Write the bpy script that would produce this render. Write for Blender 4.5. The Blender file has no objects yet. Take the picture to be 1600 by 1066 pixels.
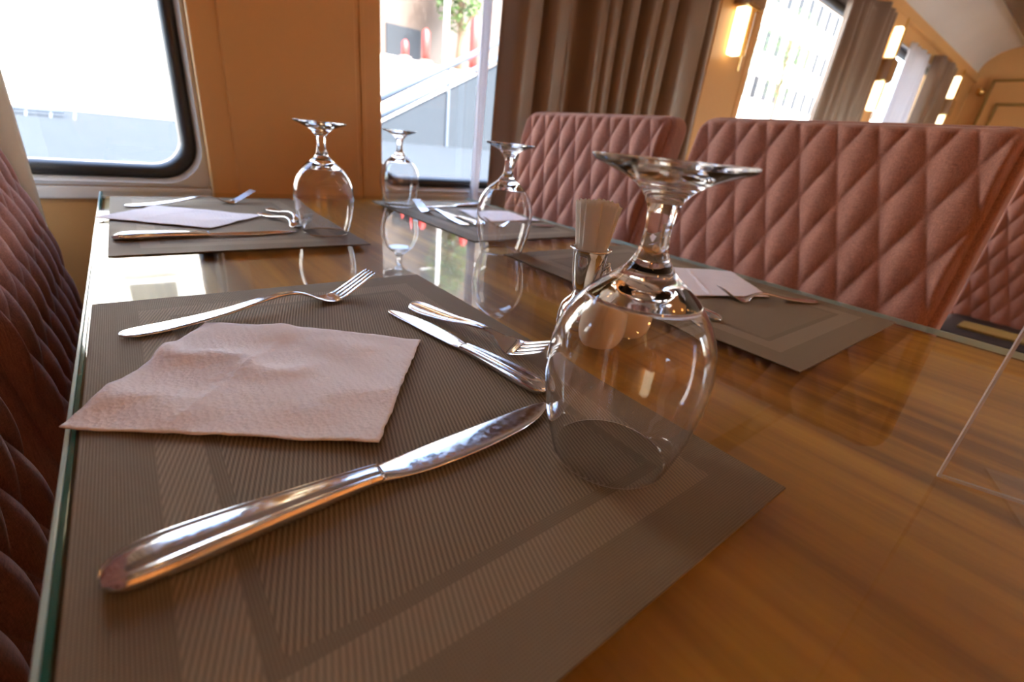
import bpy, bmesh, math, random
from mathutils import Vector, Matrix, noise
random.seed(7)
sc = bpy.context.scene
C = sc.collection
T = 0.75            # height of the table's glass surface above the floor
PI = math.pi

# ------------------------------------------------------------------ camera
cam = bpy.data.cameras.new('camera'); co = bpy.data.objects.new('camera', cam); C.objects.link(co)
R = ((0.78497741, -0.17184415, 0.59521429), (-0.61125759, -0.37126062, 0.698949), (0.10086933, -0.91248843, -0.39647224))
m = Matrix(((R[0][0], -R[0][1], -R[0][2], 0), (R[1][0], -R[1][1], -R[1][2], 0), (R[2][0], -R[2][1], -R[2][2], T + .1625), (0, 0, 0, 1)))
co.matrix_world = m
cam.sensor_width = 36; cam.lens = 36 * 713.52 / 1600; cam.clip_start = .01; cam.clip_end = 300
cam.dof.use_dof = True; cam.dof.focus_distance = .34; cam.dof.aperture_fstop = 6.3
sc.camera = co

# ------------------------------------------------------------------ view, world, sun
sc.view_settings.view_transform = 'Standard'; sc.view_settings.look = 'None'
sc.view_settings.exposure = 0.7; sc.view_settings.gamma = 1; sc.view_settings.use_curve_mapping = False
try:
    sc.cycles.use_denoising = True; sc.cycles.sample_clamp_indirect = 6; sc.cycles.max_bounces = 14
    sc.cycles.transmission_bounces = 12; sc.cycles.transparent_max_bounces = 16
except Exception: pass
w = bpy.data.worlds.new('sky'); sc.world = w; w.use_nodes = True
nt = w.node_tree; bg = nt.nodes['Background']
sky = nt.nodes.new('ShaderNodeTexSky'); sky.sky_type = 'NISHITA'; sky.sun_disc = False
sky.sun_elevation = math.radians(52); sky.sun_rotation = math.radians(170)
sky.air_density = 1.0; sky.dust_density = 5.0
nt.links.new(sky.outputs[0], bg.inputs[0]); bg.inputs[1].default_value = 2.3
sl = bpy.data.lights.new('sun', 'SUN'); sl.energy = 13; sl.angle = .01; sl.color = (1, .97, .93)
so = bpy.data.objects.new('sun', sl); C.objects.link(so)
so.rotation_euler = Vector((.25, -.75, 1.05)).to_track_quat('Z', 'Y').to_euler()

# ------------------------------------------------------------------ materials
def mat(name, col=(.8, .8, .8), rough=.5, metal=0, **kw):
    mm = bpy.data.materials.new(name); mm.use_nodes = True
    b = mm.node_tree.nodes['Principled BSDF']
    b.inputs['Base Color'].default_value = (*col, 1); b.inputs['Roughness'].default_value = rough; b.inputs['Metallic'].default_value = metal
    for k, v in kw.items():
        b.inputs[k.replace('_', ' ')].default_value = v
    return mm
def N(mm, t, **kw):
    n = mm.node_tree.nodes.new(t)
    for k, v in kw.items(): setattr(n, k, v)
    return n
def L(mm, a, b): mm.node_tree.links.new(a, b)
def P(mm): return mm.node_tree.nodes['Principled BSDF']
def math_(mm, op, a, b=None, c=None):
    n = N(mm, 'ShaderNodeMath', operation=op)
    for i, v in enumerate((a, b, c)):
        if v is None: continue
        if isinstance(v, (int, float)): n.inputs[i].default_value = v
        else: L(mm, v, n.inputs[i])
    return n.outputs[0]
def mixc(mm, f, a, b):
    n = N(mm, 'ShaderNodeMix', data_type='RGBA')
    if isinstance(f, (int, float)): n.inputs[0].default_value = f
    else: L(mm, f, n.inputs[0])
    for i, v in ((6, a), (7, b)):
        if isinstance(v, tuple): n.inputs[i].default_value = (*v, 1)
        else: L(mm, v, n.inputs[i])
    return n.outputs[2]
def bump(mm, h, strength=.3, dist=.001):
    b = N(mm, 'ShaderNodeBump'); b.inputs['Strength'].default_value = strength; b.inputs['Distance'].default_value = dist
    L(mm, h, b.inputs['Height']); L(mm, b.outputs[0], P(mm).inputs['Normal'])
def coords(mm, scale=(1, 1, 1)):
    tc = N(mm, 'ShaderNodeTexCoord'); mp = N(mm, 'ShaderNodeMapping'); mp.inputs['Scale'].default_value = scale
    L(mm, tc.outputs['Object'], mp.inputs[0]); return mp.outputs[0]
def noise_n(mm, v, scale=5, detail=3, rough=.5):
    n = N(mm, 'ShaderNodeTexNoise'); n.inputs['Scale'].default_value = scale; n.inputs['Detail'].default_value = detail; n.inputs['Roughness'].default_value = rough
    L(mm, v, n.inputs['Vector']); return n.outputs[0]
def ramp(mm, f, *stops):
    r = N(mm, 'ShaderNodeValToRGB'); e = r.color_ramp.elements
    while len(e) < len(stops): e.new(.5)
    for i, (p, c) in enumerate(stops): e[i].position = p; e[i].color = (*c, 1)
    L(mm, f, r.inputs[0]); return r.outputs[0]
def emis(name, col, s):
    mm = mat(name, col, .5); P(mm).inputs['Emission Color'].default_value = (*col, 1); P(mm).inputs['Emission Strength'].default_value = s; return mm
def thin_glass(name, tint=(1, 1, 1), gain=1.0, ior=1.5):
    """sheet glass without refraction: clear with a fresnel reflection on the faces turned to the ray"""
    mm = bpy.data.materials.new(name); mm.use_nodes = True; t = mm.node_tree; t.nodes.remove(t.nodes['Principled BSDF'])
    out = t.nodes['Material Output']; tr = N(mm, 'ShaderNodeBsdfTransparent'); tr.inputs[0].default_value = (*tint, 1)
    gl = N(mm, 'ShaderNodeBsdfGlossy'); gl.inputs['Roughness'].default_value = .015
    fr = N(mm, 'ShaderNodeFresnel'); fr.inputs[0].default_value = ior; ge = N(mm, 'ShaderNodeNewGeometry')
    f = math_(mm, 'MULTIPLY', math_(mm, 'MULTIPLY', fr.outputs[0], math_(mm, 'SUBTRACT', 1.0, ge.outputs['Backfacing'])), gain)
    f = math_(mm, 'MINIMUM', f, 1.0)
    mx = N(mm, 'ShaderNodeMixShader'); L(mm, f, mx.inputs[0]); L(mm, tr.outputs[0], mx.inputs[1]); L(mm, gl.outputs[0], mx.inputs[2]); L(mm, mx.outputs[0], out.inputs[0])
    return mm

M = {}
M['glass'] = mat('clear_glass', (1, 1, 1), 0.0, 0, IOR=1.5, Transmission_Weight=1)
M['pane'] = thin_glass('window_pane_glass', (.97, .985, .98))
M['sheet'] = thin_glass('table_glass', (.95, .975, .955), .9)
M['acryl'] = thin_glass('clear_acrylic', (.98, .98, .98), .8)
M['acryl_edge'] = mat('acrylic_edge', (.75, .68, .66), .35, 0, Alpha=.5)
M['green_edge'] = mat('green_glass_edge', (.012, .10, .075), .06, 0, Specular_IOR_Level=.8)
M['bevel_edge'] = mat('polished_glass_arris', (.45, .62, .6), .15)
M['steel'] = mat('polished_steel', (.76, .80, .87), .13, 1)
mm = M['steel']; v = coords(mm, (1, 1, 1)); n1 = noise_n(mm, v, 260, 4, .7)
L(mm, ramp(mm, n1, (.42, (.09,) * 3), (.75, (.3,) * 3)), P(mm).inputs['Roughness'])
M['chrome'] = mat('chrome', (.8, .8, .8), .05, 1)
M['brass'] = mat('brass', (.75, .5, .18), .22, 1)
M['black'] = mat('black_rubber', (.018, .02, .024), .38)
M['ceramic'] = mat('cream_ceramic', (.78, .66, .5), .18)
M['metal_white'] = mat('white_window_surround', (.72, .73, .75), .3)
M['black_leather'] = mat('black_vinyl', (.01, .01, .011), .4)
M['leg'] = mat('dark_metal_leg', (.03, .028, .027), .35, .7)

def wood(name, dark, mid, light, axis=1, rough=.4, scale=1.0):
    mm = mat(name, mid, rough); s = [42 * scale] * 3; s[axis] = 2.2 * scale
    v = coords(mm, tuple(s)); a = noise_n(mm, v, 1.0, 5, .6)
    s2 = [8 * scale] * 3; s2[axis] = .7 * scale; b = noise_n(mm, coords(mm, tuple(s2)), 1.0, 2, .5)
    k = math_(mm, 'ADD', math_(mm, 'MULTIPLY', a, .5), math_(mm, 'MULTIPLY', b, .5))
    L(mm, ramp(mm, k, (.40, dark), (.5, mid), (.60, light)), P(mm).inputs['Base Color'])
    return mm
M['table_wood'] = wood('honey_oak', (.25, .088, .005), (.47, .195, .014), (.64, .30, .032), 1, .45)
M['dark_wood'] = wood('sconce_wood', (.20, .10, .03), (.30, .16, .05), (.36, .2, .07), 2)
M['floor'] = wood('floor_boards', (.08, .045, .025), (.13, .075, .04), (.18, .1, .06), 0)
def wallmat(name, c):
    mm = mat(name, c, .42); n = noise_n(mm, coords(mm), 3, 2)
    L(mm, mixc(mm, n, tuple(x * .94 for x in c), tuple(min(1, x * 1.06) for x in c)), P(mm).inputs['Base Color']); return mm
M['wall'] = wallmat('tan_laminate', (.66, .375, .14))
M['ceil'] = wallmat('white_ceiling', (.72, .70, .66))
M['rail'] = mat('grey_ceiling_rail', (.22, .21, .2), .25, .6)
M['gold'] = mat('gold_moulding', (.30, .19, .05), .35, .3)

def fabric(name, c, sx=1):
    mm = mat(name, c, .85, 0, Sheen_Weight=.16); P(mm).inputs['Sheen Roughness'].default_value = .5
    a = noise_n(mm, coords(mm, (900, 90, 900)), 1, 3, .7); b = noise_n(mm, coords(mm, (900, 900, 70)), 1, 3, .7)
    k = math_(mm, 'MULTIPLY', math_(mm, 'ADD', a, b), .5)
    L(mm, ramp(mm, k, (.38, tuple(x * .68 for x in c)), (.5, c), (.64, tuple(min(1, x * 1.42) for x in c))), P(mm).inputs['Base Color'])
    bump(mm, k, .35, .0008); return mm
M['rose'] = fabric('dusty_rose_fabric', (.345, .148, .105))
def cloth(name, c, trans=.0):
    mm = mat(name, c, .7, 0, Sheen_Weight=.2); t = mm.node_tree
    if trans:
        tl = N(mm, 'ShaderNodeBsdfTranslucent'); tl.inputs[0].default_value = (*c, 1); mx = N(mm, 'ShaderNodeMixShader'); mx.inputs[0].default_value = trans
        L(mm, P(mm).outputs[0], mx.inputs[1]); L(mm, tl.outputs[0], mx.inputs[2]); L(mm, mx.outputs[0], t.nodes['Material Output'].inputs[0])
    return mm
M['curtain'] = cloth('taupe_satin_curtain', (.22, .145, .098), .05); P(M['curtain']).inputs['Roughness'].default_value = .38
M['sheer'] = cloth('cream_curtain', (.72, .66, .56), .22)
M['sachet'] = cloth('sachet_paper', (.93, .89, .82), .35)
M['amber'] = cloth('added_amber_curtain', (.60, .36, .16), .3)
M['sheer_white'] = cloth('white_sheer', (.85, .86, .9), .35)

# napkin paper
mm = mat('napkin_paper', (.93, .89, .92), .9); M['paper'] = mm
v = coords(mm, (1, 1, 1)); vor = N(mm, 'ShaderNodeTexVoronoi'); vor.inputs['Scale'].default_value = 420; L(mm, v, vor.inputs['Vector'])
wv = N(mm, 'ShaderNodeTexWave'); wv.inputs['Scale'].default_value = 60; wv.inputs['Distortion'].default_value = 1; L(mm, v, wv.inputs['Vector'])
bump(mm, math_(mm, 'ADD', vor.outputs['Distance'], math_(mm, 'MULTIPLY', wv.outputs['Fac'], .3)), .45, .001)

# woven vinyl placemat; object space: x short side, y long side, centred
def placemat_mat():
    mm = mat('woven_vinyl', (.2, .15, .12), .7, 0, Specular_IOR_Level=.3); HX, HY = .1515, .2225
    tc = N(mm, 'ShaderNodeTexCoord'); sp = N(mm, 'ShaderNodeSeparateXYZ'); L(mm, tc.outputs['Object'], sp.inputs[0]); x, y = sp.outputs[0], sp.outputs[1]
    dx = math_(mm, 'SUBTRACT', HX, math_(mm, 'ABSOLUTE', x)); dy = math_(mm, 'SUBTRACT', HY, math_(mm, 'ABSOLUTE', y))
    d = math_(mm, 'MINIMUM', dx, dy)
    def between(a, b): return math_(mm, 'MULTIPLY', math_(mm, 'GREATER_THAN', d, a), math_(mm, 'LESS_THAN', d, b))
    band = between(.030, .050); gap = between(.050, .0565); centre = math_(mm, 'GREATER_THAN', d, .0565)
    def stripe(ax, ay, pitch):   # sine stripes of the plane direction ax,ay
        s = math_(mm, 'ADD', math_(mm, 'MULTIPLY', x, ax * 2 * PI / pitch), math_(mm, 'MULTIPLY', y, ay * 2 * PI / pitch))
        return math_(mm, 'ADD', math_(mm, 'MULTIPLY', math_(mm, 'SINE', s), .5), .5)
    twill = stripe(.956, -.292, .0023); fx = stripe(1, 0, .0013); fy = stripe(0, 1, .0013)
    weave = math_(mm, 'MULTIPLY', fx, fy)
    tw = math_(mm, 'ADD', math_(mm, 'MULTIPLY', twill, .7), math_(mm, 'MULTIPLY', weave, .35))
    inner = math_(mm, 'MAXIMUM', band, centre)
    h = math_(mm, 'ADD', math_(mm, 'MULTIPLY', inner, tw), math_(mm, 'MULTIPLY', math_(mm, 'SUBTRACT', 1, inner), weave))
    dark, light = (.115, .082, .048), (.33, .25, .16)
    edge_c = mixc(mm, h, (.165, .120, .072), (.285, .218, .138))
    in_c = mixc(mm, h, dark, light)
    base = mixc(mm, inner, edge_c, in_c)
    base = mixc(mm, math_(mm, 'MULTIPLY', band, .22), base, (.40, .32, .22))
    base = mixc(mm, math_(mm, 'MULTIPLY', gap, .1), base, (.08, .05, .03))
    L(mm, base, P(mm).inputs['Base Color']); bump(mm, h, .5, .0005)
    return mm
M['mat'] = placemat_mat()

# exterior
M['concrete'] = wallmat('sunlit_concrete', (.40, .38, .35)); M['shaded_asphalt'] = wallmat('shade_darkened_paving', (.026, .032, .040))  # shade of the coach is put into the dark paving colour
for k_ in ('concrete', 'shaded_asphalt'): P(M[k_]).inputs['Roughness'].default_value = 1; P(M[k_]).inputs['Specular IOR Level'].default_value = 0.0
M['red'] = mat('red_paint', (.30, .012, .01), .5); M['leaf'] = mat('tree_leaves', (.04, .09, .015), .7); M['white'] = mat('white_paint', (.8, .8, .8), .5)
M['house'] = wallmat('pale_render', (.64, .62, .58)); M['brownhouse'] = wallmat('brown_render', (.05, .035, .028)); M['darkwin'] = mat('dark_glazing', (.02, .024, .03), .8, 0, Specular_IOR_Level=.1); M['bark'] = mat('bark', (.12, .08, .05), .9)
M['steelblue'] = mat('galvanised_rail', (.03, .045, .07), .6, .0); M['roofd'] = mat('dark_roof', (.12, .09, .08), .8)
M['lampwarm'] = emis('warm_lamp', (1, .50, .16), 33); M['sconce_glow'] = emis('frosted_lit_glass', (1, .84, .55), 2.4)

# ------------------------------------------------------------------ mesh helpers
def obj(name, bm, m=None, parent=None, smooth=False, loc=None):
    me = bpy.data.meshes.new(name); bmesh.ops.recalc_face_normals(bm, faces=bm.faces) if smooth != 'keep' else None
    bm.to_mesh(me); bm.free(); o = bpy.data.objects.new(name, me); C.objects.link(o)
    if m: me.materials.append(M[m] if isinstance(m, str) else m)
    if smooth:
        for p in me.polygons: p.use_smooth = True
    if parent: o.parent = parent
    if loc is not None: o.location = loc
    return o
def box(bm, x0, x1, y0, y1, z0, z1, bev=0, seg=2):
    b2 = bmesh.new(); vs = [b2.verts.new((x, y, z)) for x in (x0, x1) for y in (y0, y1) for z in (z0, z1)]
    for f in ((0, 1, 3, 2), (4, 6, 7, 5), (0, 4, 5, 1), (2, 3, 7, 6), (0, 2, 6, 4), (1, 5, 7, 3)): b2.faces.new([vs[i] for i in f])
    if bev: bmesh.ops.bevel(b2, geom=b2.edges[:], offset=bev, segments=seg, affect='EDGES', profile=.5)
    merge(bm, b2)
def merge(bm, b2):
    me = bpy.data.meshes.new('tmp'); b2.to_mesh(me); b2.free(); bm.from_mesh(me); bpy.data.meshes.remove(me)
def bx(*a, **k): b = bmesh.new(); box(b, *a, **k); return b
def lathe(bm, prof, seg=48, close=False):
    rings = []
    for (z, r) in prof:
        rings.append([bm.verts.new((r * math.cos(2 * PI * i / seg), r * math.sin(2 * PI * i / seg), z)) for i in range(seg)] if r > 1e-6 else [bm.verts.new((0, 0, z))])
    for a, b in zip(rings, rings[1:]):
        for i in range(seg):
            j = (i + 1) % seg
            if len(a) == 1 and len(b) == 1: continue
            if len(a) == 1: bm.faces.new((a[0], b[j], b[i]))
            elif len(b) == 1: bm.faces.new((a[i], a[j], b[0]))
            else: bm.faces.new((a[i], a[j], b[j], b[i]))
def tube(bm, pts, r, seg=10, caps=True):
    pts = [Vector(p) for p in pts]; rings = []
    rr = r if isinstance(r, (list, tuple)) else [r] * len(pts)
    for k, p in enumerate(pts):
        d = (pts[min(k + 1, len(pts) - 1)] - pts[max(k - 1, 0)]).normalized()
        u = d.cross(Vector((0, 0, 1)) if abs(d.z) < .9 else Vector((1, 0, 0))).normalized(); v_ = d.cross(u)
        rings.append([bm.verts.new(p + rr[k] * (math.cos(2 * PI * i / seg) * u + math.sin(2 * PI * i / seg) * v_)) for i in range(seg)])
    for a, b in zip(rings, rings[1:]):
        for i in range(seg): bm.faces.new((a[i], a[(i + 1) % seg], b[(i + 1) % seg], b[i]))
    if caps: bm.faces.new(rings[0][::-1]); bm.faces.new(rings[-1])
def interp(tab, x):
    """smooth (catmull-rom like) interpolation of a table of (x, y)"""
    if x <= tab[0][0]: return tab[0][1]
    for i in range(len(tab) - 1):
        a, b = tab[i], tab[i + 1]
        if x <= b[0]:
            t = (x - a[0]) / (b[0] - a[0]); h = b[0] - a[0]
            p = tab[i - 1] if i else a; q = tab[i + 2] if i + 2 < len(tab) else b
            m0 = (b[1] - p[1]) / (b[0] - p[0]) if b[0] != p[0] else 0; m1 = (q[1] - a[1]) / (q[0] - a[0]) if q[0] != a[0] else 0
            return (2*t**3-3*t*t+1)*a[1] + (t**3-2*t*t+t)*h*m0 + (-2*t**3+3*t*t)*b[1] + (t**3-t*t)*h*m1
    return tab[-1][1]
def smooth_prof(pts, n=4):
    out = []
    for i in range(len(pts) - 1):
        p0 = pts[max(i-1, 0)]; p1 = pts[i]; p2 = pts[i+1]; p3 = pts[min(i+2, len(pts)-1)]
        for k in range(n):
            t = k / n
            out.append(tuple(.5 * ((2*p1[j]) + (-p0[j]+p2[j])*t + (2*p0[j]-5*p1[j]+4*p2[j]-p3[j])*t*t + (-p0[j]+3*p1[j]-3*p2[j]+p3[j])*t**3) for j in (0, 1)))
    out.append(pts[-1]); return out
def tag(o, label=None, cat=None, group=None, kind=None):
    if label: o['label'] = label
    if cat: o['category'] = cat
    if group: o['group'] = group
    if kind: o['kind'] = kind
    return o
def thing(name, label, cat, loc=(0, 0, 0), rotz=0, group=None):
    o = bpy.data.objects.new(name, None); C.objects.link(o); o.empty_display_size = .02
    o.location = loc; o.rotation_euler = (0, 0, rotz); return tag(o, label, cat, group)
def struct(name, bm, m, smooth=False): return tag(obj(name, bm, m, None, smooth), kind='structure')
def dup(root, loc, rotz, label=None, group=None, scale=None, rot=None):
    r = root.copy(); C.objects.link(r); r.location = loc; r.rotation_euler = rot if rot else (0, 0, rotz)
    if scale: r.scale = (scale,) * 3
    if label: r['label'] = label
    if group: r['group'] = group
    for ch in list(root.children):
        c = ch.copy(); C.objects.link(c); c.parent = r
        for g in ch.children:
            d = g.copy(); C.objects.link(d); d.parent = c
    return r
def grid(bm, nu, nv, f):
    vs = [[bm.verts.new(f(i / nu, j / nv)) for j in range(nv + 1)] for i in range(nu + 1)]
    for i in range(nu):
        for j in range(nv): bm.faces.new((vs[i][j], vs[i+1][j], vs[i+1][j+1], vs[i][j+1]))
    return vs

# ------------------------------------------------------------------ coach shell
WY = 1.235; ZF = 0.0; ZC = T + 1.38; XE = 6.3; XW = -2.6; SY = -1.65; WD = 1.245; PER = 1.685
WZ0, WZ1 = T + .047, T + .96
wins = [(-1.15 + PER * k, -1.15 + PER * k + WD) for k in range(0, 4)]
MG = .042   # hole margin round the glass
struct('floor', bx(XW, XE, SY, WY, -.05, 0), 'floor')
bm = bmesh.new()
def wall_with_holes(bm, y0, y1, holes, z1):
    box(bm, XW, XE, y0, y1, 0, WZ0 - MG); box(bm, XW, XE, y0, y1, WZ1 + MG, z1)
    xs = [XW] + [v_ for a, b in holes for v_ in (a - MG, b + MG)] + [XE]
    for a, b in zip(xs[::2], xs[1::2]): box(bm, a, b, y0, y1, WZ0 - MG, WZ1 + MG)
wall_with_holes(bm, WY, WY + .12, wins, ZC); struct('wall_window_side', bm, 'wall')
bm = bmesh.new(); wall_with_holes(bm, SY - .12, SY, wins, ZC); struct('wall_aisle_side', bm, 'wall')
struct('wall_far_end', bx(XE, XE + .1, SY, WY, 0, ZC + .02), 'wall'); struct('wall_near_end', bx(XW - .1, XW, SY, WY, 0, ZC + .02), 'wall')
bm = bmesh.new(); n = 14; prof = []
prof.append((WY, T + 1.17))
for k in range(n + 1):
    a = k / n * PI / 2; prof.append((WY - .26 + .26 * math.cos(a), T + 1.17 + .21 * math.sin(a)))
prof += [(SY + .26 - .26 * math.sin(k / n * PI / 2), T + 1.17 + .21 * math.cos(k / n * PI / 2)) for k in range(n + 1)]
prof += [(SY - .12, T + 1.17), (SY - .12, ZC + .1), (WY + .12, ZC + .1), (WY + .12, T + 1.17)]
A = [bm.verts.new((XW, y, z)) for y, z in prof]; B = [bm.verts.new((XE, y, z)) for y, z in prof]
for i in range(len(prof)): bm.faces.new((A[i], A[(i+1) % len(prof)], B[(i+1) % len(prof)], B[i]))
struct('ceiling', bm, 'ceil')
for k, (y0, y1) in enumerate(((.86, .97), (-1.30, -1.19))):
    bm = bmesh.new(); box(bm, XW, XE, y0, y1, ZC - .022, ZC - .001, .006); struct('trim_%d' % (k + 1), bm, 'rail')
bm = bmesh.new(); box(bm, XW, XE, WY - .03, WY, T + 1.10, T + 1.16, .006); struct('trim_3', bm, 'wall')

def rring(cx0, cx1, cz0, cz1, e, r, y, n=8):
    x0, x1, z0, z1 = cx0 - e, cx1 + e, cz0 - e, cz1 + e; pts = []
    for (ax, az, s) in ((x1 - r, z1 - r, 0), (x0 + r, z1 - r, 1), (x0 + r, z0 + r, 2), (x1 - r, z0 + r, 3)):
        for k in range(n + 1):
            a = (s + k / n) * PI / 2; pts.append((ax + r * math.cos(a), y, az + r * math.sin(a)))
    return pts
def ringloft(bm, loops, closed=True):
    vs = [[bm.verts.new(p) for p in lp] for lp in loops]; n = len(vs[0])
    for a, b in (zip(vs, vs[1:] + vs[:1]) if closed else zip(vs, vs[1:])):
        for i in range(n): bm.faces.new((a[i], a[(i+1) % n], b[(i+1) % n], b[i]))
def window(idx, x0, x1, s, wy):
    """s=+1 faces -y (table side); s=-1 the other wall"""
    root = bpy.data.objects.new('window_%d' % idx, None); C.objects.link(root); tag(root, kind='structure')
    Y = lambda d: wy - s * d       # d: towards the room
    g = lambda e, r, d: rring(x0, x1, WZ0, WZ1, e, r, Y(d))
    bm = bmesh.new(); ringloft(bm, [g(.0415, .012, .008), g(.034, .075, .012), g(.027, .07, -.004), g(.027, .07, -.05), g(.0415, .012, -.05)])
    obj('window_surround', bm, 'metal_white', root, False)
    bm = bmesh.new(); ringloft(bm, [g(.0265, .07, -.008), g(.018, .066, .004), g(.008, .06, .002), g(0, .055, -.012), g(0, .055, -.04), g(.0265, .07, -.04)])
    obj('rubber_gasket', bm, 'black', root, True)
    bm = bmesh.new(); p1 = [bm.verts.new(p) for p in g(.006, .055, -.022)]; p2 = [bm.verts.new(p) for p in g(.006, .055, -.027)]
    bm.faces.new(p1); bm.faces.new(p2[::-1])
    for i in range(len(p1)): bm.faces.new((p1[i], p1[(i+1) % len(p1)], p2[(i+1) % len(p1)], p2[i]))
    obj('pane', bm, 'pane', root)
for k, (a, b) in enumerate(wins): window(k + 1, a, b, 1, WY)
for k, (a, b) in enumerate(wins): window(k + 5, a, b, -1, SY)

# wall panels between the windows (a frame with a raised field, grooves between)
for k in range(-1, 4):
    cx = .327 + PER * k
    if cx > XE - .3: continue
    for s, wy in ((1, WY), (-1, SY)):
        bm = bmesh.new(); Y = lambda d: wy - s * d
        def pb(a, b, z0, z1, d0, d1, bv): y0, y1 = sorted((Y(d0), Y(d1))); box(bm, cx + a, cx + b, y0, y1, z0, z1, bv)
        pb(-.191, .191, .1, T + 1.095, .001, .036, .003)
        pb(-.142, .128, .14, T + .99, .034, .041, .003)
        pb(.138, .150, .12, T + 1.01, .034, .040, .002)
        struct('trim_%d' % (10 + 2 * (k + 1) + (s < 0)), bm, 'wall')
# low skirting heater cover under the windows
struct('baseboard_window_side', bx(XW, XE, WY - .02, WY, 0, .1, bev=.004), 'wall')
# window ledge trim
struct('trim_4', bx(XW, XE, WY - .012, WY, T - .02, T + .0035, bev=.003), 'metal_white')

# end wall doors with gold moulding
def gold_panel(idx, y0, y1):
    root = bpy.data.objects.new('door_%d' % idx, None); C.objects.link(root); tag(root, kind='structure')
    obj('door_leaf', bx(XE - .03, XE - .002, y0 - .02, y1 + .02, .02, T + 1.14, bev=.004), 'wall', root)
    for (a, b, ya, yb) in ((.04, T + 1.12, y0, y1), (T + .2, T + .93, y0 + .11, y1 - .09), (.2, T + .08, y0 + .11, y1 - .09)):
        bm = bmesh.new(); r = .022; X = XE - .036
        for q in ((ya, yb, b - r, b), (ya, yb, a, a + r), (ya, ya + r, a, b), (yb - r, yb, a, b)): box(bm, X - .012, X + .005, *q, .005)
        obj('moulding', bm, 'gold', root)
    bm = bmesh.new(); lathe(bm, [(0, 0), (0, .03), (.015, .034), (.045, .03), (.06, 0)], 20); bmesh.ops.rotate(bm, verts=bm.verts, matrix=Matrix.Rotation(-PI / 2, 3, 'Y')); bmesh.ops.translate(bm, verts=bm.verts, vec=(XE - .04, y1 + .045, T + 1.02))
    obj('door_knob', bm, 'brass', root, True)
gold_panel(1, .05, 1.10)
gold_panel(2, -1.35, -.3)

# ------------------------------------------------------------------ lamps the coach has
def sconce(x, label, group='brass and wood wall lamps between the windows'):
    t = thing('wall_sconce', label, 'wall lamp', (x, WY - .0415, T + .79), 0, group)
    obj('back_block', bx(-.055, .055, -.07, 0, -.055, .055, bev=.004), 'dark_wood', t)
    for s in (1, -1):
        z0, z1 = sorted((s * .058, s * .22))
        obj('glass_diffuser', bx(-.048, .000, -.05, -.012, z0, z1, bev=.006), 'sconce_glow', t)
        bm = bmesh.new()
        for dx in (.008, .026): tube(bm, [(dx, -.05, s * .055), (dx, -.05, s * (.27 if dx < .02 else .215))], .0045, 8)
        box(bm, -.05, .055, -.06, -.01, min(s * .055, s * .062), max(s * .055, s * .062))
        obj('brass_rod', bm, 'brass', t)
    return t
s0 = sconce(2.0, 'brass wall lamp nearest the table, right of the large taupe curtain')
dup(s0, (2.0 + PER + .03, WY - .0415, T + .79), 0, 'brass wall lamp with two glowing shades, between the last two windows')
dup(s0, (2.0 + 2 * PER + .03, WY - .0415, T + .79), 0, 'brass wall lamp farthest away, beside the end wall')
dup(s0, (.327, WY - .0415, T + .79), 0, 'brass wall lamp high on the tan panel above the table, out of frame')
lamp0 = None
for i in range(12):
    for j, y in enumerate((-.62,)):
        x = -1.3 + i * .55; lb = 'round warm ceiling downlight in a white ring over the %s' % ('aisle' if j == 0 else 'tables')
        if lamp0 is None:
            lamp0 = thing('ceiling_downlight', lb, 'ceiling light', (x, y, ZC), 0, 'downlights over the aisle')
            bm = bmesh.new(); lathe(bm, [(-.001, .05), (-.012, .048), (-.012, .036), (-.004, .034)], 24); obj('ring', bm, 'metal_white', lamp0, True)
            bm = bmesh.new(); lathe(bm, [(-.006, .034), (-.007, 0)], 24); obj('lit_lens', bm, 'lampwarm', lamp0)
        else: dup(lamp0, (x, y, ZC), 0, lb, 'downlights over the aisle' if j == 0 else 'downlights over the tables')

# ------------------------------------------------------------------ curtains
def curtain(name, x0, x1, y, z0, z1, n, amp, m, label, group=None, seed=0, skew=0.0, gather=0.0):
    rnd = random.Random(seed); ph = [rnd.uniform(0, 6) for _ in range(6)]
    bm = bmesh.new()
    def f(u, v):
        uu = u + .035 * math.sin(3 * PI * u + ph[0]) + .02 * math.sin(7 * PI * u + ph[1])
        a = 2 * PI * n * uu
        k = 1 + .35 * math.sin(a * .37 + ph[2])
        yy = amp * k * (math.sin(a) + .28 * math.sin(2 * a + ph[3] + v * 1.2)) + .006 * math.sin(5 * v + 9 * u)
        xx = x0 + (x1 - x0) * u + amp * .45 * math.cos(a + .4) + skew * v + gather * (u - .5) * math.sin(PI * v)
        return (xx, y + yy, z0 + (z1 - z0) * v)
    grid(bm, n * 22, 26, f)
    o = obj(name, bm, m, None, True); md = o.modifiers.new('cloth thickness', 'SOLIDIFY'); md.thickness = .0015
    return tag(o, label, 'curtain', group)
CG = 'taupe curtains at the windows'
curtain('window_curtain', .85, 1.76, WY - .085, T - .35, T + 1.03, 9, .022, 'curtain', 'wide taupe satin curtain in deep folds behind the two-seat side of the table', CG, 3)
curtain('window_curtain', 2.83, 3.50, WY - .085, T - .35, T + 1.03, 6, .026, 'curtain', 'grey taupe curtain with a bright fold, beside the middle brass wall lamp', CG, 5)
curtain('window_curtain', 4.62, 5.14, WY - .085, T - .35, T + 1.03, 5, .024, 'curtain', 'dark taupe curtain farthest away, near the end wall', CG, 8)
curtain('sheer_curtain', 4.0, 4.45, WY - .07, T - .2, T + 1.0, 4, .014, 'sheer_white', 'white sheer hanging across the farthest window', None, 11)
curtain('sheer_curtain', .800, .822, WY - .03, T - .1, T + 1.03, 1, .008, 'sheer_white', 'narrow pale sheer edge beside the wide taupe curtain', None, 12)
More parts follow.
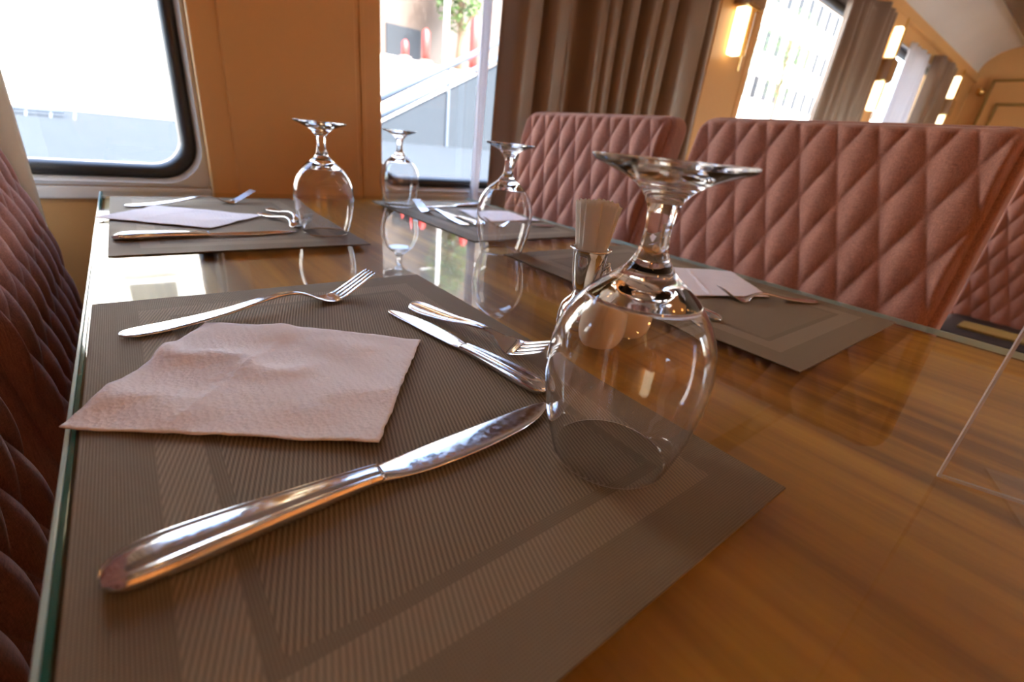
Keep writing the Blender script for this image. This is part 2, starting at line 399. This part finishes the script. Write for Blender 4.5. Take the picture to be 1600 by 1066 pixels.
curtain('cream_curtain', -.80, -.135, WY - .115, T - .62, T + 1.03, 6, .020, 'sheer', 'cream curtain hanging behind the left-hand chairs', None, 14)

for k in range(4):  # out-of-view curtains added to cut and warm the light from the aisle side
    curtain('window_curtain', -1.24 + PER * k, (.18 if k < 2 else -.62) + PER * k, SY + .10, T - .35, T + 1.05, 10, .022, 'amber', 'unseen amber curtain added to warm the light at the %s window on the aisle side' % ('first', 'second', 'third', 'fourth')[k], 'amber curtains added out of view on the aisle side', 30 + k)
# ------------------------------------------------------------------ table
t = thing('dining_table', 'long honey wood dining table under a sheet of glass, laid for four', 'table', (0, 0, 0))
TX0, TX1, TY0, TY1 = -.044, .772, -.35, 1.19
obj('tabletop', bx(TX0, TX1, TY0, TY1, T - .040, T - .0085, bev=.002), 'table_wood', t)
obj('apron', bx(TX0 + .06, TX1 - .06, TY0 + .06, TY1 - .02, T - .10, T - .041), 'table_wood', t)
for x in (TX0 + .1, TX1 - .1):
    for y in (TY0 + .1, TY1 - .055): obj('leg', bx(x - .03, x + .03, y - .03, y + .03, 0, T - .1, bev=.004), 'table_wood', t)
t = thing('glass_table_cover', 'clear glass sheet with a green polished edge lying on the wooden table', 'glass sheet', (0, 0, 0))
GX0, GX1, GY0, GY1 = -.0452, .775, -.352, 1.192
obj('glass_pane', bx(GX0, GX1, GY0, GY1, T - .008, T), 'sheet', t)
g_ = obj('green_edge', bx(GX0 - .0027, GX0 - .0002, GY0, GY1, T - .008, T - .0006, bev=.0004), 'green_edge', t); g_['label'] = 'dark green polished glass edge'
g_ = obj('bevelled_rim', bx(GX0 - .0050, GX0 - .0028, GY0, GY1, T - .008, T - .0004, bev=.0006), 'bevel_edge', t); g_['label'] = 'pale bevelled rim of the glass'
g_ = obj('bevelled_rim', bx(GX1 + .0002, GX1 + .002, GY0, GY1, T - .008, T - .0004, bev=.0005), 'bevel_edge', t); g_['label'] = 'pale bevelled rim of the glass'

# placemats
def placemat(cx, cy, label, rz=0):
    o = obj('placemat', bx(-.1515, .1515, -.2225, .2225, 0, .0013, bev=.0004, seg=1), 'mat'); o.location = (cx, cy, T + .0002); o.rotation_euler = (0, 0, rz)
    return tag(o, label, 'placemat', 'woven brown placemats')
PM = .0017
placemat(.1078, .277, 'taupe woven placemat nearest the camera, under the folded pink-white napkin')
placemat(.117, .890, 'taupe woven placemat at the window end, on the left of the table')
placemat(.592, .340, 'taupe woven placemat in front of the nearest chair on the right')
placemat(.596, .872, 'taupe woven placemat at the window end, on the right of the table')

# ------------------------------------------------------------------ napkins
def napkin(pts, label, seed, amp=.0022, lift=()):
    """pts: four corners anticlockwise in table coordinates"""
    P4 = [Vector((*p, 0)) for p in pts]; c = sum(P4, Vector()) / 4; rnd = random.Random(seed); off = rnd.uniform(0, 50)
    def f(u, v):
        p = P4[0] * (1-u) * (1-v) + P4[1] * u * (1-v) + P4[2] * u * v + P4[3] * (1-u) * v - c
        e = min(u, 1 - u, v, 1 - v)
        p.x += .0012 * noise.noise(Vector((u * 14, v * 14, off))) ; p.y += .0012 * noise.noise(Vector((u * 14, v * 14, off + 9)))
        h = amp * (1.0 + 1.1 * noise.noise(Vector((u * 2.6, v * 3.4, off))) + .5 * noise.noise(Vector((u * 6, v * 7, off + 3))) + .16 * noise.noise(Vector((u * 22, v * 22, off + 7))))
        h = max(h, .0002)
        for (au, av, bu, bv, wd, hh) in lift:     # soft ridges along a line
            du, dv = bu - au, bv - av; L2 = du * du + dv * dv; t_ = ((u - au) * du + (v - av) * dv) / L2
            tc_ = min(1, max(0, t_)); d = math.hypot(u - au - tc_ * du, v - av - tc_ * dv + .04 * math.sin(9 * t_)) / wd
            h += hh * math.exp(-d * d) * (1 - .55 * tc_)
        h += .0013 * max(0, 1 - abs(u - .31 - .1 * v) / .03) * min(1, e * 8)   # crease
        return Vector((p.x, p.y, h))
    root = thing('paper_napkin', label, 'napkin', (c.x, c.y, T + PM), 0, 'folded paper napkins')
    bm = bmesh.new(); grid(bm, 70, 70, lambda u, v: f(u, v) + Vector((0, 0, .0014)))
    o = obj('top_layer', bm, 'paper', root, True); md = o.modifiers.new('paper', 'SOLIDIFY'); md.thickness = .0007; md.offset = -1
    bm = bmesh.new(); grid(bm, 40, 40, lambda u, v: f(.012 + .976 * u, .015 + .97 * v) + Vector((0, 0, .0004)))
    o = obj('folded_under_layer', bm, 'paper', root, True); md = o.modifiers.new('paper', 'SOLIDIFY'); md.thickness = .0004; md.offset = -1
    return root
napkin([(-.051, .293), (.082, .198), (.168, .315), (.028, .415)], 'pinkish white folded paper napkin nearest the camera, one corner over the glass edge', 4, .0020, ((.0, .62, .55, .50, .075, .0055), (.0, .25, .35, .12, .09, .0035), (.35, 1.0, .75, .80, .10, .0035), (.55, .75, .75, .30, .08, .0022), (1.0, .45, .70, .2, .09, .0025)))
napkin([(-.05, .892), (.080, .798), (.168, .895), (.025, .995)], 'bluish white napkin on the window-end left placemat', 5, .0014)
napkin([(.537, .300), (.664, .246), (.755, .350), (.640, .418)], 'white napkin on the placemat by the nearest right-hand chair', 6, .0014)
napkin([(.575, .815), (.725, .800), (.735, .930), (.600, .955)], 'white napkin on the window-end right placemat, seen past a goblet', 8, .0014)

# ------------------------------------------------------------------ cutlery (x along, handle end at 0)
def section_loft(bm, xs, wf, zf, tf, ridge=0.0, ns=18, cap0=True, cap1=True, yc=None, round_=1.0):
    rings = []
    for x in xs:
        w_, z, t_ = wf(x), zf(x), tf(x); y0 = yc(x) if yc else 0; ring = []
        dz = (zf(x + .0005) - zf(x - .0005)) / .001; nn = math.sqrt(1 + dz * dz)
        for top in (1, 0):
            for k in range(ns + 1 if top else ns - 1):
                s = (-1 + 2 * k / ns) if top else (1 - 2 * (k + 1) / ns)
                prof_ = max(0, 1 - abs(s) ** 2.6) ** .5
                if top: h = t_ * .5 * (prof_ * round_ + (1 - round_) * (1 if abs(s) < .999 else 0)) + ridge * (math.exp(-((abs(s) - .76) / .11) ** 2) - .55 * math.exp(-((abs(s) - .5) / .12) ** 2))
                else: h = -t_ * .5 * prof_
                ring.append(bm.verts.new((x - h * dz / nn, y0 + s * w_, z + h / nn)))
        rings.append(ring)
    n = len(rings[0])
    for a, b in zip(rings, rings[1:]):
        for i in range(n): bm.faces.new((a[i], b[i], b[(i+1) % n], a[(i+1) % n]))
    if cap0: bm.faces.new(rings[0])
    if cap1: bm.faces.new(rings[-1][::-1])
def frange(a, b, n): return [a + (b - a) * i / n for i in range(n + 1)]
def make_fork(label, loc, Lf=.210):
    t = thing('table_fork', label, 'fork', loc, 0, 'steel forks')
    W = [(0, .0018), (.002, .0056), (.007, .0088), (.02, .0105), (.045, .0094), (.08, .0066), (.105, .0045), (.125, .0034), (.138, .0036), (.147, .0065), (.155, .0108), (.162, .0124), (.170, .0124), (.21, .0112)]
    Z = [(0, .0022), (.03, .0026), (.07, .0060), (.105, .0118), (.125, .0135), (.138, .0112), (.15, .0055), (.160, .0024), (.168, .0026), (.18, .0072), (.21, .0235)]
    TH = [(0, .0016), (.02, .0022), (.1, .0030), (.13, .0034), (.15, .0022), (.21, .0014)]
    w_ = lambda x: interp(W, x); z_ = lambda x: interp(Z, x); t_ = lambda x: interp(TH, x)
    bm = bmesh.new(); xs = [0, .0004, .001, .002, .0035, .005, .0075] + frange(.01, .125, 34)
    section_loft(bm, xs, w_, z_, t_, .00055, cap1=False); obj('handle', bm, 'steel', t, True)
    bm = bmesh.new(); section_loft(bm, frange(.125, .172, 22), w_, z_, t_, .0, cap0=False)
    for k in range(4):
        yk = (-1.5 + k) * .0062
        section_loft(bm, frange(.1695, .21, 16), lambda x: .0022 - .0009 * max(0, (x - .195) / .015), z_, lambda x: .0016, 0, 8, yc=lambda x, yk=yk: yk * (1 - .12 * (x - .17) / .04))
    obj('tines', bm, 'steel', t, True); return t
def make_knife(label, loc):
    t = thing('table_knife', label, 'knife', loc, 0, 'steel knives')
    W = [(0, .002), (.0015, .0056), (.005, .0088), (.014, .0106), (.03, .0102), (.06, .0082), (.09, .0064), (.102, .0060)]
    TH = [(0, .003), (.003, .0062), (.012, .0088), (.04, .0092), (.08, .0076), (.102, .0058)]
    bm = bmesh.new(); section_loft(bm, [0, .0003, .0008, .0016, .003, .005, .008] + frange(.011, .103, 32), lambda x: interp(W, x), lambda x: interp(TH, x) * .5 + .0002, lambda x: interp(TH, x), .0009, ns=30)
    obj('handle', bm, 'steel', t, True)
    WB = [(.1, .0060), (.108, .0076), (.125, .0098), (.15, .0106), (.18, .0100), (.20, .0082), (.212, .0056), (.219, .0025), (.2215, .0004)]
    YB = [(.1, 0), (.13, -.0012), (.17, -.0004), (.2, .0022), (.2215, .0062)]
    bm = bmesh.new(); section_loft(bm, frange(.0965, .2215, 46), lambda x: interp(WB, x), lambda x: .0030 - .001 * (x - .1) / .12, lambda x: .0052 - .0038 * min(1, (x - .099) / .016), 0, ns=12, yc=lambda x: interp(YB, x))
    obj('blade', bm, 'steel', t, True); return t
Z0 = T + PM
def place(o, p, q, pitch=0.0, roll=0.0, scale=1.0, z=Z0):
    a = math.atan2(q[1] - p[1], q[0] - p[0])
    o.location = (p[0], p[1], z); o.rotation_euler = (Matrix.Rotation(a, 3, 'Z') @ Matrix.Rotation(-pitch, 3, 'Y') @ Matrix.Rotation(roll, 3, 'X')).to_euler(); o.scale = (scale,) * 3
F0 = make_fork('steel fork lying beyond the napkin on the nearest placemat', (0, 0, 0)); place(F0, (-.0265, .413), (.19, .452))
K0 = make_knife('large steel knife lying in front of the napkin nearest the camera', (0, 0, 0)); place(K0, (-.0330, .1710), (.195, .180), scale=1.035)
def fork(p, q, label, **k): o = dup(F0, (0, 0, 0), 0, label, 'steel forks'); place(o, p, q, **k); return o
def knife(p, q, label, **k): o = dup(K0, (0, 0, 0), 0, label, 'steel knives'); place(o, p, q, **k); return o
knife((.204, .198), (.178, .395), 'smaller steel knife beside a dessert fork, left of the near goblet', scale=.88)
fork((.1975, .392), (.2335, .245), 'small dessert fork touching the smaller knife, left of the near goblet', scale=.80, roll=.42, z=Z0 + .0032)
# window end, left place
fork((-.015, .995), (.205, 1.06), 'steel fork at the far edge of the window-end left placemat')
knife((-.030, .746), (.19, .758), 'steel knife in front of the bluish napkin at the window end')
fork((.170, .925), (.205, .775), 'dessert fork behind the left goblet, nearer of the pair', scale=.78)
fork((.192, .975), (.222, .825), 'dessert fork behind the left goblet, farther of the pair', scale=.78)
# window end, right place
fork((.512, .775), (.500, .975), 'fork with tines towards the window on the right window-end placemat', scale=.95)
knife((.535, .765), (.545, .985), 'knife alongside a fork on the right window-end placemat', scale=.9)
fork((.770 - .05, .745), (.56, .755), 'fork seen through the goblet on the right window-end placemat', scale=.9)
knife((.72, 1.02), (.53, 1.00), 'knife lying across the far end of the right window-end placemat', scale=.9)
# right near place
fork((.722, .206), (.575, .272), 'steel fork with tines on the white napkin by the nearest right-hand chair', scale=.78)
knife((.492, .224), (.512, .405), 'small steel knife seen past the near goblet, on the right placemat', scale=.82)

# ------------------------------------------------------------------ goblets, upside down on their rims
def make_goblet(label, loc):
    t = thing('glass_goblet', label, 'goblet', loc, 0, 'upturned clear goblets')
    outer = smooth_prof([(.0006, .0332), (.010, .0362), (.025, .0402), (.045, .0434), (.060, .0437), (.073, .0418), (.085, .0372), (.095, .0302), (.103, .0216), (.109, .0142), (.114, .0102)], 6)
    inner = []
    for k, (z, r) in enumerate(outer):
        a_, b_ = outer[max(k-1, 0)], outer[min(k+1, len(outer)-1)]; tz, tr = b_[0]-a_[0], b_[1]-a_[1]; q = math.hypot(tz, tr)
        zi, ri = z + tr / q * .0013, r - tz / q * .0013
        if zi < .0965: inner.append((max(zi, .0006), ri))
    inner += smooth_prof([inner[-1], (.0985, .0200), (.1004, .0130), (.1012, .0060), (.1014, 0)], 4)[1:]
    inner = inner[::-1]
    bm = bmesh.new(); lathe(bm, [p for p in inner] + [(.0, .0323), (.0, .0329)] + outer, 96); obj('bowl', bm, 'glass', t, 'keep')
    stem = smooth_prof([(.114, .0102), (.119, .0078), (.126, .0066), (.133, .0064), (.139, .0072), (.144, .0092)], 6)
    bm = bmesh.new(); lathe(bm, stem, 64); obj('stem', bm, 'glass', t, 'keep')
    foot = smooth_prof([(.144, .0092), (.149, .0140), (.1525, .0200), (.1555, .0275), (.158, .0345), (.1592, .0362), (.1605, .0370), (.1612, .0363), (.1608, .0340), (.1588, .022), (.1578, .010), (.1575, 0)], 6)
    bm = bmesh.new(); lathe(bm, foot, 96); obj('foot', bm, 'glass', t, 'keep')
    return t
G0 = make_goblet('large clear goblet upside down on the near placemat corner', (.1945, .130, T + PM))
dup(G0, (.2315, .757, T + PM), 0, 'clear goblet upside down on the corner of the window-end left placemat')
dup(G0, (.486, 1.030, T + PM), 0, 'clear goblet upside down farthest away, in front of the window')
dup(G0, (.452, .583, T + .0004), 0, 'clear goblet upside down on bare glass, between the right-hand placemats')

# ------------------------------------------------------------------ cruet set
cr = thing('sachet_stand', 'chrome stand holding paper sachets, behind the near goblet', 'condiment holder', (.335, .292, T + .0003))
bm = bmesh.new(); lathe(bm, smooth_prof([(0, .0), (0, .0215), (.004, .0228), (.012, .0225), (.022, .0195), (.030, .0125), (.036, .0108), (.040, .0125), (.055, .0150), (.0745, .0172), (.0765, .0200), (.0780, .0200), (.0782, .0170), (.074, .0160), (.045, .0125), (.043, 0)], 4), 48)
obj('cup', bm, 'chrome', cr, True)
bm = bmesh.new(); tube(bm, [(-.004, -.019, .020), (-.002, -.021, .045), (.000, -.0205, .060), (.006, -.019, .066), (.012, -.0175, .058), (.014, -.017, .03)], .0022, 8); obj('wire_handle', bm, 'chrome', cr, True)
rs = random.Random(5)
SL = ['cream paper sachet at the left of the chrome stand', 'cream paper sachet leaning left in the chrome stand', 'pale paper sachet in the middle of the chrome stand', 'pale sachet behind the middle ones in the chrome stand', 'cream sachet leaning right in the chrome stand', 'warm-toned paper sachet at the right of the chrome stand', 'rearmost cream sachet in the chrome stand']
for k in range(7):
    a = (k - 3) / 3; side = Vector((.795, -.607, 0)); fw = Vector((-.607, -.795, 0))
    bm = bmesh.new(); lean = .10 * a; wd = .0078; hh = .075 + rs.uniform(-.004, .003)
    def f(u, v, s=1, a=a, wd=wd, hh=hh):
        return ((u - .5) * 2 * wd * (.7 + .35 * v), s * (.0008 + .0009 * math.sin(PI * u) * math.sin(PI * min(1, v * 1.05))), v * hh + .001 * math.sin(u * 25 + k) * v)
    grid(bm, 10, 14, lambda u, v: f(u, v, 1)); grid(bm, 10, 14, lambda u, v: f(u, v, -1)); bmesh.ops.remove_doubles(bm, verts=bm.verts, dist=.00001)
    o = obj('paper_sachet', bm, 'sachet', None, True); md = o.modifiers.new('paper', 'SOLIDIFY'); md.thickness = .0003
    dep = ((k % 3) - 1) * .0035
    ps = Vector((.335, .292, T + .0455)) + side * (a * .0052) + fw * dep
    o.location = ps; o.rotation_euler = (Matrix.Rotation(math.atan2(side.y, side.x) - .55 + .25 * a + rs.uniform(-.2, .2), 3, 'Z') @ Matrix.Rotation(.13 * a, 3, 'Y')).to_euler()
    tag(o, SL[k], 'sachet', 'paper sachets in the chrome stand')
sh = thing('ceramic_shaker', 'cream ceramic shaker, left one of the pair, behind the near goblet', 'shaker', (.315, .250, T + .0003), 0, 'cream ceramic shakers')
bm = bmesh.new(); lathe(bm, smooth_prof([(0, 0), (0, .014), (.003, .0190), (.013, .0232), (.030, .0236), (.044, .0205), (.0525, .0140), (.0550, .006), (.0552, 0)], 5), 40); obj('body', bm, 'ceramic', sh, True)
bm = bmesh.new()
for k in range(5):
    a = 2 * PI * k / 5; b2 = bmesh.new(); lathe(b2, [(.0540, 0), (.0549, .0008), (.0553, .0006), (.0553, 0)], 8); bmesh.ops.translate(b2, verts=b2.verts, vec=(.0045 * math.cos(a), .0045 * math.sin(a), 0)); merge(bm, b2)
obj('pour_holes', bm, 'black', sh)
dup(sh, (.364, .254, T + .0003), .5, 'cream ceramic shaker, right one of the pair behind the near goblet', scale=.97)

# clear acrylic menu stand at the right
a = math.atan2(-.038, .015)
ac = thing('acrylic_menu_stand', 'clear acrylic upright sheet standing at the right edge of the view', 'menu stand', (.3615, .006, T + .0003), a)
obj('sheet', bx(.0015, .15, -.001, .001, .002, .21), 'acryl', ac)
bm = bmesh.new(); box(bm, 0, .0014, -.0011, .0011, 0, .2115); box(bm, .0015, .15, -.0011, .0011, .2101, .2115); box(bm, 0, .15, -.0011, .0011, 0, .0018); o = obj('polished_edge', bm, 'acryl_edge', ac); o['label'] = 'milky cut edge of the sheet'
obj('foot', bx(.03, .12, -.03, .03, 0, .002), 'acryl', ac)

# ------------------------------------------------------------------ quilted chairs (face towards -x, back surface at local x)
BH0, BH1, HWID = -.34, .2445, .2250
def lean(z): return .25 * z if z > -.03 else .25 * -.03 + .11 * (z + .03)
def make_chair(label, loc):
    t = thing('quilted_chair', label, 'chair', (loc[0], loc[1], 0), 0, 'dusty rose quilted chairs')
    Rr = .012; CR = .024
    def edge(y, z):
        # distance to a rectangle with rounded corners
        qx = abs(y) - (HWID - CR); qz = abs(z - (BH0 + BH1) / 2) - ((BH1 - BH0) / 2 - CR)
        return CR - (math.hypot(max(qx, 0), max(qz, 0)) + min(max(qx, qz), 0))
    def f(u, v):
        y = (u - .5) * 2 * HWID; z = BH0 + (BH1 - BH0) * v
        # pull corner points in to the rounded corner
        e = edge(y, z)
        if e < 0:
            cy = math.copysign(HWID - CR, y); cz = BH1 - CR if z > 0 else BH0 + CR
            d = Vector((y - cy, z - cz)); d = d.normalized() * CR; y, z = cy + d.x, cz + d.y; e = 0
        ins = Rr - math.sqrt(max(0, Rr * Rr - (Rr - min(e, Rr)) ** 2))
        a_ = (y + .42 * z) / .055 + .06; b_ = (y - .42 * z) / .055 + .02
        q = abs(math.sin(PI * a_) * math.sin(PI * b_)) ** .5
        k = min(1, max(0, (e - .001) / .009))
        return (lean(z) + ins - .0115 * q * k + .005, y, T + z)
    bm = bmesh.new(); grid(bm, 190, 230, f); obj('quilted_cushion', bm, 'rose', t, True)
    # shell behind, a little wider
    bm = bmesh.new(); W2 = HWID + .008; zs = [BH0 - .02, -.2, -.03, .1, BH1 + .003]
    def shell_ring(z, ins):
        pts = []; x0 = lean(z) + .014; x1 = lean(z) + .082 - .012 * max(0, z) / BH1 + .05 * min(0, z + .1); r = .016; w_ = W2 - ins
        for (ax, ay, s) in ((x1 - r, w_ - r, 0), (x0 + r * .6, w_ - r * .6, 1), (x0 + r * .6, -w_ + r * .6, 2), (x1 - r, -w_ + r, 3)):
            rr_ = r if s in (0, 3) else r * .6
            for k in range(6): an = (s + k / 5) * PI / 2; pts.append((ax + rr_ * math.cos(an) * (1 if not ins else .9), ay + rr_ * math.sin(an), T + z))
        return pts
    zz = frange(BH0 - .02, BH1 - .028, 16); loops = [shell_ring(z, 0) for z in zz]
    for k in range(1, 8):
        an = k / 7 * PI / 2; z = BH1 - .028 + .030 * math.sin(an); ins = .028 * (1 - math.cos(an))
        lp = shell_ring(z, ins); xc = lean(z) + .045; sh_ = 1 - .45 * (1 - math.cos(an))
        loops.append([(xc + (p[0] - xc) * sh_, p[1], p[2]) for p in lp])
    vs = [[bm.verts.new(p) for p in lp] for lp in loops]; n = len(vs[0])
    for A_, B_ in zip(vs, vs[1:]):
        for i in range(n): bm.faces.new((A_[i], A_[(i+1) % n], B_[(i+1) % n], B_[i]))
    bm.faces.new(vs[-1]); bm.faces.new(vs[0][::-1]); obj('backrest_shell', bm, 'rose', t, True)
    obj('seat', bx(-.42, .035, -.225, .225, .37, .47, bev=.03, seg=4), 'rose', t, True)
    obj('seat_base', bx(-.40, .03, -.21, .21, .325, .372), 'black_leather', t)
    for x in (-.37, .02):
        for y in (-.18, .18):
            bm = bmesh.new(); tube(bm, [(x, y, .33), (x + (.02 if x > 0 else -.01), y * 1.08, 0)], [.018, .011], 12); obj('leg', bm, 'leg', t, True)
    return t
RX = .812
C0 = make_chair('quilted rose chair nearest on the right side of the table', (RX, .3215))
dup(C0, (RX, .838, 0), 0, 'quilted rose chair by the curtain on the right side of the table')
LXc = -.128
dup(C0, (LXc, .825, 0), PI, 'quilted rose chair at the window end on the left side of the table')
dup(C0, (LXc + .006, .255, 0), PI, 'quilted rose chair nearest the camera on the left side')
bk = dup(C0, (2.53, .03, 0), 0, 'quilted rose chair beyond the table, seen past the nearest chair')
for ch in bk.children:
    if ch.name.startswith('seat') and not ch.name.startswith('seat_base'):
        ch.data = ch.data.copy(); ch.data.materials[0] = M['black_leather']; ch['label'] = 'black seat pad'
for z in (.474, .40): obj('seat_strip', bx(-.425 if z < .45 else -.30, -.415 if z < .45 else -.18, -.2, .16, z - .004, z + .004, bev=.002), 'gold', bk)


# ------------------------------------------------------------------ outside
EX = 'concrete'
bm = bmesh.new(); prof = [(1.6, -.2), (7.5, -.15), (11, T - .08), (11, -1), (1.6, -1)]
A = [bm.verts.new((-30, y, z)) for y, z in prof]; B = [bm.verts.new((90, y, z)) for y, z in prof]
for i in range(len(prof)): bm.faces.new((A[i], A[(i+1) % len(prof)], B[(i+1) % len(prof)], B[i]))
struct('ground_platform', bm, 'shaded_asphalt')
bm = bmesh.new(); prof = [(11, T - .08), (20, T + 2.85), (80, T + 2.95), (80, -1), (11, -1)]
A = [bm.verts.new((-30, y, z)) for y, z in prof]; B = [bm.verts.new((90, y, z)) for y, z in prof]
for i in range(len(prof)): bm.faces.new((A[i], A[(i+1) % len(prof)], B[(i+1) % len(prof)], B[i]))
struct('ground_bank', bm, 'concrete')
struct('ground_aisle_side', bx(-30, 40, -30, SY - .3, -1, -.9), 'concrete')
def building(x0, x1, y, z0, z1, label, wins_, dep=6, wm='house'):
    t = thing('building', label, 'building', ((x0 + x1) / 2, y, z0)); hx = (x1 - x0) / 2
    obj('walls', bx(-hx, hx, 0, dep, -1, z1 - z0), wm, t); obj('roof', bx(-hx - .4, hx + .4, -.5, dep + .4, z1 - z0, z1 - z0 + .35, bev=.05), 'roofd', t)
    for (a, b, c, d) in wins_:
        f = obj('window', bx(a, b, -.06, .05, c, d, bev=.01), 'darkwin', t); obj('window_sill', bx(a - .1, b + .1, -.16, -.06, c - .12, c - .01), 'white', f)
    return t
building(-16, 3.0, 15, T - .4, T + 9, 'pale sunlit building outside the left window', [(-6 + 3.0 * k, -5 + 3.0 * k, 4.6, 6.2) for k in range(5)])
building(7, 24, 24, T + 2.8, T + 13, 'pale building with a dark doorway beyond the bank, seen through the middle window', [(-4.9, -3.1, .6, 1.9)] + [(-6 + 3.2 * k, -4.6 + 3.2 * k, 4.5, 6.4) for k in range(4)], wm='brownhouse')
building(36, 75, 27, T + 2.8, T + 22, 'tall white building seen through the window beside the first wall lamp', [(-7 + 2.4 * k, -5.9 + 2.4 * k, 4 + 4 * r, 6 + 4 * r) for k in range(8) for r in range(3)])
t = thing('stair_railing', 'grey sloping rail on the bank outside the middle window', 'railing', (0, 10.9, 0))
bm = bmesh.new(); tube(bm, [(4.3, 0, T + .55), (8.6, 0, T + 2.85)], .07, 10); obj('handrail', bm, 'steelblue', t, True)
bm = bmesh.new(); tube(bm, [(4.3, 0, T + .20), (8.6, 0, T + 2.50)], .06, 10); obj('lower_rail', bm, 'steelblue', t, True)
for k in range(3):
    x = 4.6 + 1.8 * k; z = T + .55 + (x - 4.3) * 2.3 / 4.3; obj('post', bx(x - .03, x + .03, -.03, .03, T - .1, z), 'steelblue', t)
bm = bmesh.new(); vs = [bm.verts.new((x, y, z)) for y in (.02, .3) for x, z in ((4.3, T - .2), (8.6, T - .2), (8.6, T + 2.3), (4.3, T + .02))]
bm.faces.new(vs[:4]); bm.faces.new(vs[4:][::-1])
for i in range(4): bm.faces.new((vs[i], vs[(i+1) % 4], vs[4 + (i+1) % 4], vs[4 + i]))
obj('stringer_wall', bm, 'shaded_asphalt', t)  # same darkened colour gives the grey shadow band below the rail
def post(x, y, z0, z1, r, m, label, name, cat):
    t = thing(name, label, cat, (x, y, z0)); bm = bmesh.new(); lathe(bm, [(0, 0), (0, r), (z1 - z0, r), (z1 - z0 + r * .6, r * .6), (z1 - z0 + r, 0)], 14); obj('shaft', bm, m, t, True)
    bm = bmesh.new(); lathe(bm, [(0, 0), (0, r * 2), (.12, r * 1.9), (.16, r)], 14); obj('base', bm, 'roofd', t, True); return t
post(10.75, 20.3, T + 2.85, T + 4.0, .16, 'red', 'thick red post on the bank, tallest of the red ones', 'red_post', 'post')
post(9.8, 20.3, T + 2.85, T + 3.45, .14, 'red', 'short red post left of the thick one on the bank', 'red_post', 'post')
post(11.7, 20.3, T + 2.85, T + 7.0, .11, 'white', 'tall white pole on the bank', 'white_pole', 'pole')
post(13.15, 20.3, T + 2.9, T + 4.9, .2, 'red', 'red column at the right side of the middle window', 'red_column', 'post')
def tree(x, y, z, h, r, label, n_=900, seed=1):
    rnd = random.Random(seed); t = thing('tree', label, 'tree', (x, y, z))
    bm = bmesh.new(); tube(bm, [(0, 0, 0), (.1, 0, h * .3), (0, .1, h * .6), (.1, 0, h * .9)], [.22, .17, .12, .04], 10)
    for k in range(7):
        a = k * 2.4; tube(bm, [(0, 0, h * (.3 + .07 * k)), (r * .4 * math.cos(a), r * .4 * math.sin(a), h * (.45 + .07 * k)), (r * .8 * math.cos(a), r * .8 * math.sin(a), h * (.55 + .07 * k))], [.08, .05, .02], 6)
    obj('trunk', bm, 'bark', t, True); bm = bmesh.new()
    for k in range(n_):
        d = Vector((rnd.gauss(0, 1), rnd.gauss(0, 1), rnd.gauss(0, 1))).normalized() * (rnd.random() ** .4)
        p = Vector((d.x * r, d.y * r, h * .66 + d.z * h * .36)); u = Vector((rnd.gauss(0, 1), rnd.gauss(0, 1), rnd.gauss(0, 1))).normalized(); v = u.orthogonal().normalized(); q = .16
        bm.faces.new([bm.verts.new(p + u * q * a + v * q * b * .5) for a, b in ((-1, 0), (0, -1), (1, 0), (0, 1))])
    obj('foliage', bm, 'leaf', t); return t
tree(13.4, 22, T + 2.85, 5.5, 1.3, 'green tree on the bank behind the red column', 1100, 3)
tree(50.5, 24, T + 2.85, 11, 2.2, 'tree in front of the tall white building', 1300, 4)
tree(43, 24, T + 2.85, 12, 1.5, 'thin tree at the left of the window beside the first wall lamp', 500, 5)
t = thing('luggage_trolley', 'grey lattice trolley on the platform outside the left window', 'trolley', (-.95, 10.5, T - .22))
bm = bmesh.new()
for z in (-.45, -.15, .12): tube(bm, [(-.5, 0, z), (.32, 0, z)], .03, 6); tube(bm, [(-.5, .5, z), (.32, .5, z)], .03, 6)
for k in range(4): tube(bm, [(-.5 + .27 * k, 0, -.45), (-.36 + .27 * k, 0, .12)], .022, 6)
obj('frame', bm, 'steelblue', t, True)
obj('deck', bx(-.5, .34, 0, .5, -.49, -.45), 'roofd', t)
for x in (-.4, .25):
    for y in (.05, .45):
        bm = bmesh.new(); lathe(bm, [(-.03, 0), (-.03, .1), (.03, .1), (.03, 0)], 16); bmesh.ops.rotate(bm, verts=bm.verts, matrix=Matrix.Rotation(PI / 2, 3, 'X')); bmesh.ops.translate(bm, verts=bm.verts, vec=(x, y, -.56)); obj('wheel', bm, 'black', t)
